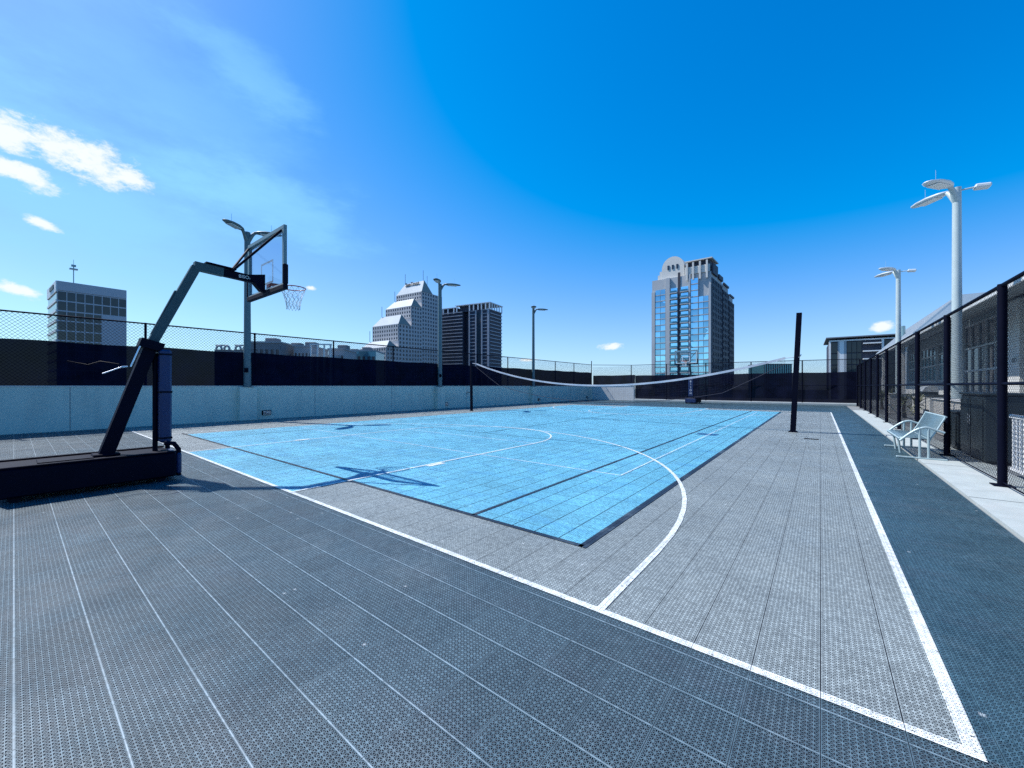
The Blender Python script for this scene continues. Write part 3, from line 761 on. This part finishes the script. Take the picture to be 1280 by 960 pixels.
MB().cbox(-.014,.014,-.36,.36,-.17,.17,.005).build('sign_panel',M['sign_white'],ex)
o=link('lettering',text_mesh('lettering','EXIT',.30,M['black'],.002),ex,(-.018,0,0)); o.rotation_euler=(rad(90),0,rad(-90))

# things on the patio
def cabinet(x,y,dx,dy,hz,label):
    r=empty('storage_cabinet',(x,y,0),0,label,'cabinet','dark cabinets behind the fence')
    MB().cbox(-dx/2,dx/2,-dy/2,dy/2,.05,hz,.02).build('carcass',M['cabinet'],r)
    MB().cbox(-dx/2-.03,dx/2+.03,-dy/2-.03,dy/2+.03,hz,hz+.05,.012).build('lid',M['cabinet'],r)
    for k in range(2):
        dr=MB().cbox(-dx/2-.02,-dx/2-.001,-dy/2+.05+k*dy/2,-.03+k*dy/2,.1,hz-.08,.006).build('door',M['cabinet'],r)
        MB().tube([(-dx/2-.05,-.08+k*.12,hz*.55),(-dx/2-.05,-.08+k*.12,hz*.7)],.01,6).build('handle',M['bright'],dr)
    return r
cabinet(2.85,12.7,.6,1.6,1.36,'taller wide dark cabinet close behind the right fence, just past the nearest thick post')
cabinet(2.85,14.3,.6,.9,.90,'lower dark cabinet behind the right fence, between the taller cabinet and the bench')
pw2=empty('planter_wall',(3.4,18.2,0),0,'rough pale stone planter wall carrying the nearer white lamp post','planter')
MB().cbox(-.45,.45,-3.9,.7,0,1.12,.03).build('stone_body',M['stone'],pw2)
MB().cbox(-.5,.5,-3.95,.75,1.121,1.14,.008).build('coping',M['stucco'],pw2)
pw3=empty('planter_wall',(3.4,30.4,0),0,'pale stone pier carrying the farther white lamp post','planter')
MB().cbox(-.45,.45,-.7,.7,0,1.12,.03).build('stone_body',M['stone'],pw3)
MB().cbox(-.5,.5,-.75,.75,1.121,1.14,.008).build('coping',M['stucco'],pw3)
gr=empty('grill_counter',(4.9,33,0),0,'white outdoor counter with a dark grill set in it behind the bench','counter')
MB().cbox(-.4,.4,-3.2,3.2,0,1.0,.02).build('counter_body',M['stucco'],gr)
MB().cbox(-.46,.46,-3.25,3.25,1.001,1.06,.01).build('worktop',M['cabinet'],gr)
gl=MB().cbox(-.35,.3,-.9,.5,1.062,1.22,.02); gl.build('grill_box',M['cabinet'],gr)
hd=MB().prism([(-.34,1.222),(.29,1.222),(.29,1.48),(.05,1.56),(-.2,1.5)],lambda x,z,t:(x,-.88+1.36*t,z)); hd.build('grill_hood',M['mullion'],gr)
MB().tube([(-.38,-.8,1.30),(-.38,.4,1.30)],.015,8).build('handle',M['bright'],gr)
# white railing
rl=empty('white_railing',(2.6,6.7,0),0,'white metal picket railing behind the fence at the right edge','railing')
MB().cbox(-.025,.025,-3.,4.0,1.0,1.06,.006).build('handrail',M['white'],rl)
MB().cbox(-.02,.02,-3.,4.0,.1,.14,.006).build('bottom_rail',M['white'],rl)
for i in range(46):
    y=-2.95+.152*i; MB().cbox(-.014,.014,y-.016,y+.016,.141,.999,.004).build('picket',M['white'],rl)
# shrubs and spiky plants along the clubhouse side
def plant(x,y,hh,label,m,n=46):
    r=empty('spiky_plant',(x,y,0),random.random()*6,label,'plant','plants behind the far part of the fence')
    MB().tube([(0,0,0),(.03,.02,hh*.25),(0.01,.05,hh*.5)],[.09,.07,.05],8).build('trunk',M['bark'],r)
    lf_=MB()
    for i in range(n):
        t=random.random()*6.283; e=rad(random.uniform(-25,80)); L=random.uniform(.35,.75)*hh*.6
        z0=hh*random.uniform(.3,.5); p=Vector((0,0,z0)); d=Vector((math.cos(t)*math.cos(e),math.sin(t)*math.cos(e),math.sin(e)))
        side=Vector((-math.sin(t),math.cos(t),0)); w_=.035
        q1=p+d*L*.5; q2=p+d*L+Vector((0,0,-.18*L))
        lf_.add([p-side*w_*.5,p+side*w_*.5,q1+side*w_,q1-side*w_,q2],[(0,1,2,3),(3,2,4)])
    lf_.build('leaves',m,r)
    return r
plant(3.3,24.2,1.9,'spiky pale plant behind the fence just left of the white counter',M['leaf2'])
plant(3.2,26.6,1.7,'spiky dark plant behind the fence left of the pale spiky plant',M['leaf'])
plant(3.3,32.8,2.1,'spiky plant behind the fence just past the farther white lamp post',M['leaf2'])
plant(3.2,35.4,2.0,'farthest spiky plant behind the fence, near the far corner',M['leaf'])

# ------------------------------------------------------------------ far buildings
ZB=-30
def bframe(name,u,depth,R,label,cat,group=None):
    """origin at the corner nearest the court; local x along the right face, local y along the left face"""
    r_=(u-640)/490*depth; x,y=plan(r_,depth)
    rx,ry=plan(R[0],R[1]); 
    return empty(name,(x,y,ZB),math.atan2(ry,rx),label,cat,group)
def put_windows(root,items,m,name='window',limit=100):
    """items: (mesh key (w,h,axis), location, size); each opening its own object up to the limit, the rest one object"""
    items=sorted(items,key=lambda t:-t[2]); cache={}
    for key,loc,_ in items[:limit]:
        if key not in cache:
            w_,h_,ax=key; b=MB()
            if ax=='x': b.box(-.06,.06,-w_/2,w_/2,-h_/2,h_/2)
            else: b.box(-w_/2,w_/2,-.06,.06,-h_/2,h_/2)
            cache[key]=b.mesh(name,m)
        link(name,cache[key],root,loc)
    if len(items)>limit:
        b=MB()
        for (w_,h_,ax),(x,y,z_),_ in items[limit:]:
            if ax=='x': b.box(x-.06,x+.06,y-w_/2,y+w_/2,z_-h_/2,z_+h_/2)
            else: b.box(x-w_/2,x+w_/2,y-.06,y+.06,z_-h_/2,z_+h_/2)
        tag(b.build(name,m,root),kind='stuff')
def grid(mb,items,ax,plane,a0,a1,z0,z1,nc,nr,fw,fh,dep,weight=1.):
    """punched-window wall of depth 'dep' outside plane; openings go to items"""
    cw=(a1-a0)/nc; rh=(z1-z0)/nr
    def bx(p0,p1,q0,q1,d=dep):
        if ax=='x': mb.box(plane-d,plane,p0,p1,q0,q1)
        else: mb.box(p0,p1,plane-d,plane,q0,q1)
    pw_=cw*(1-fw); sh_=rh*(1-fh)
    for i in range(nc+1):
        c=a0+cw*i; bx(max(a0,c-pw_/2),min(a1,c+pw_/2),z0,z1)
    for j in range(nr+1):
        c=z0+rh*j; bx(a0,a1,max(z0,c-sh_/2),min(z1,c+sh_/2),dep*.93)
    for i in range(nc):
        for j in range(nr):
            ca=a0+cw*(i+.5); cz=z0+rh*(j+.5)
            loc=(plane-.08,ca,cz) if ax=='x' else (ca,plane-.08,cz)
            items.append(((round(cw*fw+.02,3),round(rh*fh+.02,3),ax),loc,weight+j*.001))

# stepped tower with raked pale roofs
S=2.8
st=bframe('stepped_tower',482.8,145*S,(.54,.84),'pale granite stepped office tower with raked white roofs and rows of small windows','building')
tiers=[(0,14.4,17.0),(5.7*1.0,23.8,27.4),(12.2,31.8,34.8),(17.8,38.6,43.3)]
Wd=15.*S; LEN=29.7*S
wm=MB(); items=[]; roofm=MB()
hz=lambda v:v*S+1.55-ZB
for i,(m0,e,pk) in enumerate(tiers):
    x0=m0*S; x1=(tiers[i+1][0] if i<3 else 29.7)*S
    ze=hz(e); zp=hz(pk)
    wm.box(x0,x1,0,Wd,0,ze)
    zlow=hz(tiers[i-1][2])-2 if i else 15.
    nr=max(2,int((ze-zlow)/4.4))
    grid(wm,items,'x',x0,0,Wd,ze-nr*4.4,ze,11,nr,.5,.55,.5,2. if i else 1.)
    nr2=int((ze-22)/4.4); ncol=max(3,round((x1-x0)/4.3)) 
    grid(wm,items,'y',0,x0,x1,ze-nr2*4.4,ze,ncol,nr2,.52,.55,.5,1.5)
    # raked roof: ridge close to the front, hipped at the far left end
    rx=x0+2.2*S*.55; bx=min(x1,x0+6*S)
    a_=(x0-.5,-.5,ze); b_=(x0-.5,Wd,ze); c_=(rx,Wd-4.2*S,zp); d_=(rx,-.5,zp); e_=(bx,-.5,ze); f_=(bx,Wd,ze)
    roofm.add([a_,b_,c_,d_,e_,f_],[(0,1,2,3)[::-1],(3,2,5,4)[::-1],(1,5,2)[::-1]])
    gab=MB().add([a_,d_,e_,(x0-.5,-.9,ze),(rx,-.9,zp+.2),(bx,-.9,ze)],[(3,4,5)[::-1],(0,1,4,3),(1,2,5,4)]); gab.build('gable',M['granite_green'],st)
wm.build('wall',M['granite'],st); roofm.build('roof',M['granite_roof'],st); put_windows(st,items,M['far_glass'])
o=link('lettering',text_mesh('lettering','SunTrust',6.2,M['black'],.3),st,(17.8*S+1.9,6.2*S,hz(42.6))); o.rotation_euler=(rad(90),0,rad(-90))
for i,(m0,e,pk) in enumerate(tiers):
    for yy in ((Wd-4.2*S,0.5) if i==3 else (Wd-4.2*S,)):
        MB().tube([(m0*S+3,yy,hz(pk)),(m0*S+3,yy,hz(pk)+4.2*S)],.28,6).build('antenna',M['mast'],st)
MB().tube([(22*S,3,hz(40)),(22*S,3,hz(46))],.28,6).build('antenna',M['mast'],st)

# dark condominium tower
S=3.
cd=bframe('condominium_tower',612,160*S,(.459,.889),'dark condominium tower with pale balcony slabs and an open white roof frame','building')
zt_=103.5/490*160*S+1.55-ZB-7.; L=25.5*S; Rr=10.*S
wm=MB()
wm.box(0,Rr,0,10*S,0,zt_).box(2.5*S,Rr,10*S,13*S,0,zt_-2).box(.0,Rr,13*S,L,0,zt_-1.5); wm.build('wall',M['condo_wall'],cd)
nf=27; fh=(zt_-8)/nf
for j in range(1,nf+1):
    zz=8+fh*j-.5
    b=MB()
    b.box(-1.4,0,13*S+.5,L-.4,zz-.45,zz+.45)
    b.build('balcony_slab',M['condo_slab'],cd)
    b=MB(); b.box(.4,Rr-.3,-1.4,0,zz-.45,zz+.45).build('balcony_slab',M['condo_slab'],cd)
    MB().box(-.7,0,1.2*S,3.2*S,zz-.4,zz+.4).build('balcony_slab',M['condo_slab'],cd); MB().box(-.7,0,7.0*S,9.4*S,zz-.4,zz+.4).build('balcony_slab',M['condo_slab'],cd)
for y0_,y1_ in ((.1,1.),(3.3,3.9),(6.2,6.8),(9.5,10.)):
    MB().box(-1.,0,y0_*S,y1_*S,5,zt_).build('pier',M['condo_slab'],cd)
MB().box(-.5,0,4.*S,6.1*S,5,zt_-3).build('glass_strip',M['condo_glass'],cd)
MB().box(.8,Rr-1.2,-1.,-.02,5,zt_-.4).build('glass_strip',M['condo_glass'],cd) if False else None
fr=MB()
fr.box(-1.5,Rr+1.5,-1.5,L*.66,zt_+7.6,zt_+8.6).box(-1.5,Rr+1.,L*.66,L,zt_+5.6,zt_+6.5)
for y in (-1,4.5,10.5,15.5,22,28,L*.62): fr.box(-1.4,-.2,y,y+1.3,zt_,zt_+7.6)
for y in (L*.68,L*.8,L*.9,L-1.6): fr.box(-1.4,-.2,y,y+1.3,zt_-1.5,zt_+5.6)
for x in (4,10,16,22,Rr-1): fr.box(x,x+1,-1.4,-.4,zt_,zt_+7.6)
fr.build('roof_frame',M['condo_white'],cd)
MB().box(3,Rr*.55,14,L*.6,zt_,zt_+7.2).build('penthouse',M['condo_wall'],cd)
MB().box(3,Rr-2,L*.68,L-2,zt_-1.5,zt_+5.2).build('penthouse',M['condo_wall'],cd)

# blue glass tower with arched crest
S=1.72
tw=bframe('glass_tower',889,110*S,(.64,.77),'tall blue glass apartment tower with an arched stone crest, right of centre','building')
zt_=158/490*110*S+1.55-ZB; L=16.6*S; Rr=29*S
hb=zt_-3.2*S
wm=MB()
wm.box(0,Rr*.45,0,L,0,hb).box(Rr*.45,Rr*.75,0,L,0,hb-1.*S).box(Rr*.75,Rr,0.,L,0,hb-3*S)
wm.build('wall',M['tower_stone'],tw)
F=3.12; nf=int((hb-6)/F)
gl=[]; 
bays=[(.1,.25,-3,'g'),(.33,.46,-1,'b'),(.50,.64,-1,'b'),(.68,.80,0,'g'),(.82,.965,-4,'g')]
# left face bays; t measured from the left end of the face
def yy(t): return L*(1-t)
pier=MB()
for t0,t1 in ((0,.06),(.255,.325),(.645,.675),(.97,1.0)):
    MB().box(-.9,0,yy(t1),yy(t0),0,hb-(2*F if t0 in (0,.97) else 0)).build('pier',M['tower_stone'],tw)
MB().box(-.25,-.0,yy(.50),yy(.46),0,hb+2).build('recess',M['tower_dark'],tw)  # dark strip gives the recess its shade by colour
for t0,t1,dn,k in ((.065,.25,0,'g'),(.33,.455,0,'b'),(.505,.64,0,'b'),(.68,.80,1,'g'),(.805,.965,-2,'g')):
    sp=MB()
    for j in range(nf+dn):
        z0=4+F*j
        if k=='g':
            n=2 if t1-t0>.13 else 1
            for i in range(n):
                ya=yy(t0+(t1-t0)*i/n)-.08; yb_=yy(t0+(t1-t0)*(i+1)/n)+.08
                gl.append(((round(ya-yb_,2),2.55,'x'),(-.5,(ya+yb_)/2,z0+1.45),3+j*.01))
            sp.box(-.75,0,yy(t1),yy(t0),z0-.25,z0+.15)
        else:
            bl_=MB().box(-1.5,0,yy(t1),yy(t0),z0-.2,z0+.14).build('balcony',M['tower_stone'],tw); MB().box(-1.47,-1.41,yy(t1)+.1,yy(t0)-.1,z0+.141,z0+1.1).build('balcony_rail',M['teal_glass'],bl_)
            ya,yb_=yy(t0)-.2,yy(t1)+.2
            gl.append(((round(ya-yb_,2),2.3,'x'),(-.1,(ya+yb_)/2,z0+1.5),2+j*.01))
    if k=='g':
        sp.box(-.72,0,yy(t1),yy(t1)+.1,4,4+F*(nf+dn)).build('spandrel_grid',M['tower_stone'],tw)
put_windows(tw,gl,M['tower_glass'],limit=100)
# right face: rows of openings, its shade put into the dark wall colour
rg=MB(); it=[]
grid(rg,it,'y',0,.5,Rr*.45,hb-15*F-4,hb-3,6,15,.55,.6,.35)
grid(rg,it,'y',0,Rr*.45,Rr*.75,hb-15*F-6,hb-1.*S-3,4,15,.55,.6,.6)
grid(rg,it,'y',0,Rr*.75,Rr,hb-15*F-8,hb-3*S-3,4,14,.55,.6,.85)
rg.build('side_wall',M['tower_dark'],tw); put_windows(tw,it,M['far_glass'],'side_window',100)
# crest
cm=MB()
yc=yy(.36); rr=.195*L
cm.prism([(yc+.27*L,hb-.5),(yc+.27*L,hb+2.6),(yc+.235*L,hb+2.6),(yc+.235*L,hb+4.4),(yc-.235*L,hb+4.4),(yc-.235*L,hb-.5)],lambda a_,b_,t:(1.15+4.7*t,a_,b_))
arc=[(yc+rr,hb-.5)]+[(yc+rr*math.cos(math.pi*i/16),hb+5.2+5.9*math.sin(math.pi*i/16)) for i in range(17)]+[(yc-rr,hb-.5)]
cm.prism(arc,lambda a_,b_,t:(1.+5*t,a_,b_))
cm.build('arched_crest',M['tower_crest'],tw)
for i in range(3): 
    MB().box(.75,1.0-.005,yc-.45+(i-1)*2.2,yc+.45+(i-1)*2.2,hb+4.6,hb+6.8).build('crest_window',M['far_glass'],tw)
MB().box(-.5,Rr*.2,L*.02,L*.41,hb,hb+3.6).build('upper_storey',M['tower_crest'],tw)
for t in (.06,.17,.28,.38): MB().box(-1.1,-.3,L*t-.4,L*t+.4,hb-3,hb+5.6).build('fin',M['tower_crest'],tw)
MB().box(.8,Rr*.3,L*.03,L*.4,hb+3.6,hb+6.2).build('plant_room',M['tower_dark'],tw)
MB().box(-.8,Rr*.25,-.6,L*.42,hb+6.2,hb+6.7).build('roof_slab',M['tower_crest'],tw)
for x0,x1,dz in ((0,Rr*.2,4),(Rr*.25,Rr*.43,1.2),(Rr*.47,Rr*.72,-1.4*S+1.6),(Rr*.78,Rr,-3.*S+1)):
    MB().box(x0+.3,x1,-.9,-.1,hb+min(0,dz)-1,hb+dz).build('parapet',M['tower_dark'],tw)
MB().box(.0,-.0+.01,0,.1,0,.1).build('corner_block',M['tower_stone'],tw) if False else None

# left office block with mast
of=bframe('office_block',71.7,120.,(.58,.815),'grey office block with a grid of dark windows and a rooftop mast, far left','building')
zt_=131.7/490*120+1.55-ZB; L=21.; Rr=15.3
wm=MB(); it=[]
wm.box(0,Rr,0,L,0,zt_)
z1=zt_-3.0; F=3.05; 
grid(wm,it,'y',0,0,Rr,z1-2*F,z1,8,2,.9,.88,.2,3.)
grid(wm,it,'y',0,0,Rr*.62,z1-9*F,z1-2*F,5,7,.9,.88,.2,2.)
wm.box(Rr*.62,Rr,-.25,0,z1-9*F,z1-2*F).box(0,Rr,-.25,0,z1+.2,zt_)
wm.build('wall',M['office_wall'],of); put_windows(of,it,M['office_glass'])
for j in range(10):
    MB().box(-.35,0,0,L,z1-F*j-.35,z1-F*j+.35).build('band',M['ofw'],of)
    MB().box(-.12,0,.3,L-.3,z1-F*j-2.69,z1-F*j-.36).build('ribbon_window',M['office_glass'],of)
MB().box(-.35,0,0,L,z1+.36,zt_).build('band',M['ofw'],of)
MB().box(-.55,-.36,4,12.5,zt_-1.95,zt_-.75).build('sign',M['black'],of)
ms=MB().tube([(4,6,zt_),(4,6,zt_+6.5)],.12,8).build('mast',M['mast'],of)
MB().box(3.1,4.9,5.4,6.6,zt_+5.3,zt_+5.7).box(3.5,4.5,5.6,6.4,zt_+6.3,zt_+6.9).build('antenna',M['mast'],ms)
MB().tube([(4,6,zt_+6.5),(4,6,zt_+8.6)],.05,6).build('antenna',M['mast'],ms)

# dark office on the right
do=bframe('dark_office',1037,95.,(.80,-.60),'dark glass office with white piers and an overhanging flat roof, at the right','building')
zt_=55/490*95+1.55-ZB; L=18; Rr=17
MB().box(0,Rr,0,L,0,zt_).build('wall',M['condo_wall'],do)
for x0,x1,mm in ((-.15,.22,'ofw'),(1.5,1.78,'low_wall'),(1.8,2.65,'ofw'),(2.67,3.1,'low_wall'),(9.2,9.6,'ofw'),(13,13.5,'ofw')): MB().box(x0,x1,-.5,0,0,zt_).build('pier',M[mm],do)
it=[]
for j in range(5):
    zz=zt_-1.5-j*2.75
    for x0,x1 in ((.3,1.45),(3.2,4.0),(4.1,4.9),(5.0,5.75),(9.8,11.2),(11.4,12.8)): it.append(((round(x1-x0,2),2.5,'y'),((x0+x1)/2,-.1,zz),1.))
put_windows(do,it,M['office_glass'])
MB().box(-.7,Rr,-1.2,L,zt_+.75,zt_+1.0).build('canopy',M['low_wall_dark'],do)
MB().box(-.1,Rr,-.5,.2,zt_,zt_+.3).build('cornice',M['ofw'],do)
for x in (.4,1.6,2.8,4.9,7.5,10.2,13): MB().box(x,x+.15,-.4,-.15,zt_+.3,zt_+.75).build('canopy_post',M['condo_wall'],do)
for zz in (zt_-.8,zt_-2.6,zt_-4.4): MB().box(6,9.1,-1.3,-.05,zz-.12,zz+.12).build('balcony_slab',M['ofw'],do)

sg=bframe('glass_office',955,230.,(.999,.05),'small distant teal glass office block between the net and the leaning post','building')
zt_=27/490*230+1.55-ZB
MB().box(0,17,0,14,0,zt_).build('wall',M['teal_glass'],sg)
for i in range(13): MB().box(i*1.36,i*1.36+.3,-.25,0,0,zt_).build('mullion',M['tower_dark'],sg)
MB().box(-.2,17.2,-.3,14,zt_,zt_+.4).build('roof_edge',M['tower_dark'],sg)

# low blocks above the left windscreen
def lowrise(u0,u1,dep,ytop,label,m,ncol,arched=False):
    r=bframe('lowrise_block',u0,dep,(.995,.1),label,'building','low buildings beyond the left windscreen')
    wd=(u1-u0)/490*dep*.98/(.995-.1*(u0-640)/490); zt=(482.5-ytop)/490*dep+1.55-ZB
    mb=MB(); it=[]
    mb.box(0,wd,0,11,0,zt)
    nr=3; grid(mb,it,'y',0,0,wd,zt-nr*3.0-.9,zt-.9,ncol,nr,.55,.55,.3)
    mb.box(0,wd,-.3,0,zt-.9,zt)
    mb.build('wall',m,r); put_windows(r,it,M['far_glass'],limit=60)
    MB().box(-.2,wd+.2,-.55,11,zt,zt+.35).build('cornice',M['low_wall'],r)
    MB().cbox(wd*.3,wd*.3+2.5,3,6,zt+.35,zt+1.6,.1).build('roof_unit',M['low_wall_dark'],r)
    return r,wd,zt
lowrise(311,352,95,428.5,'low dark grey block beyond the windscreen, right of the nearest lamp post',M['low_wall_dark'],6)
lowrise(353.5,367,110,434,'narrow pale low block between two grey low blocks beyond the windscreen',M['low_wall'],4)
r_,wd,zt=lowrise(368,391,100,433.5,'low grey block beside the white frame pergola beyond the windscreen',M['low_wall'],5)
lowrise(411,431,105,437,'low grey block just right of the white frame pergola',M['low_wall'],4)
lowrise(432,439,130,441,'tiny narrow low block beyond the windscreen, left of the flat teal block',M['low_wall_dark'],2)
lowrise(440,471,120,439,'flat dark teal low block beyond the windscreen, in front of the stepped tower',M['teal_glass'],5)
pg=bframe('roof_pergola',389,98,(.995,.1),'white open frame pergola on the low building beyond the windscreen','pergola')
zt=52.5/490*98+1.55-ZB; wd=4.9
for x in (0,1.6,3.2,4.7): MB().box(x,x+.3,-.8,-.4,0,zt-.3).build('post',M['ofw'],pg)
MB().box(-.1,wd+.2,-.9,-.3,zt-.3,zt).build('beam',M['ofw'],pg)
MB().box(0,wd,0,8,0,zt-2.6).build('block',M['low_wall'],pg)
for x in (.95,2.55,4.1):
    arc=[(x-.45,zt-7.),(x-.45,zt-3.9)]+[(x-.45*math.cos(math.pi*i/8),zt-3.9+.45*math.sin(math.pi*i/8)) for i in range(1,8)]+[(x+.45,zt-3.9),(x+.45,zt-7.)]
    MB().prism(arc,lambda a_,b_,t:(a_,-.12+.1*t,b_)).build('arched_window',M['far_glass'],pg)
# rooftop plant with curved ducts left of the lamp post
for u,lab in ((268,'rooftop cooling unit with curved ducts, left of two beyond the windscreen'),(292,'rooftop cooling unit with curved ducts, right of two, beside the nearest lamp post')):
    ru=bframe('cooling_unit',u,85,(.995,.1),lab,'cooling unit','rooftop cooling units beyond the windscreen')
    zt=52/490*85+1.55-ZB
    MB().box(0,3.2,0,3,0,zt-1.1).build('casing',M['low_wall_dark'],ru)
    for k in range(2):
        pts=[(.5+1.6*k+.55*(1-math.cos(t)),-.2,zt-1.1+.8*math.sin(t)) for t in [math.pi*i/10 for i in range(11)]]
        MB().tube(pts,.22,10).build('duct',M['low_wall'],ru)
    MB().box(-.1,2.4,.5,.8,zt-.25,zt).build('roof_beam',M['low_wall_dark'],ru)
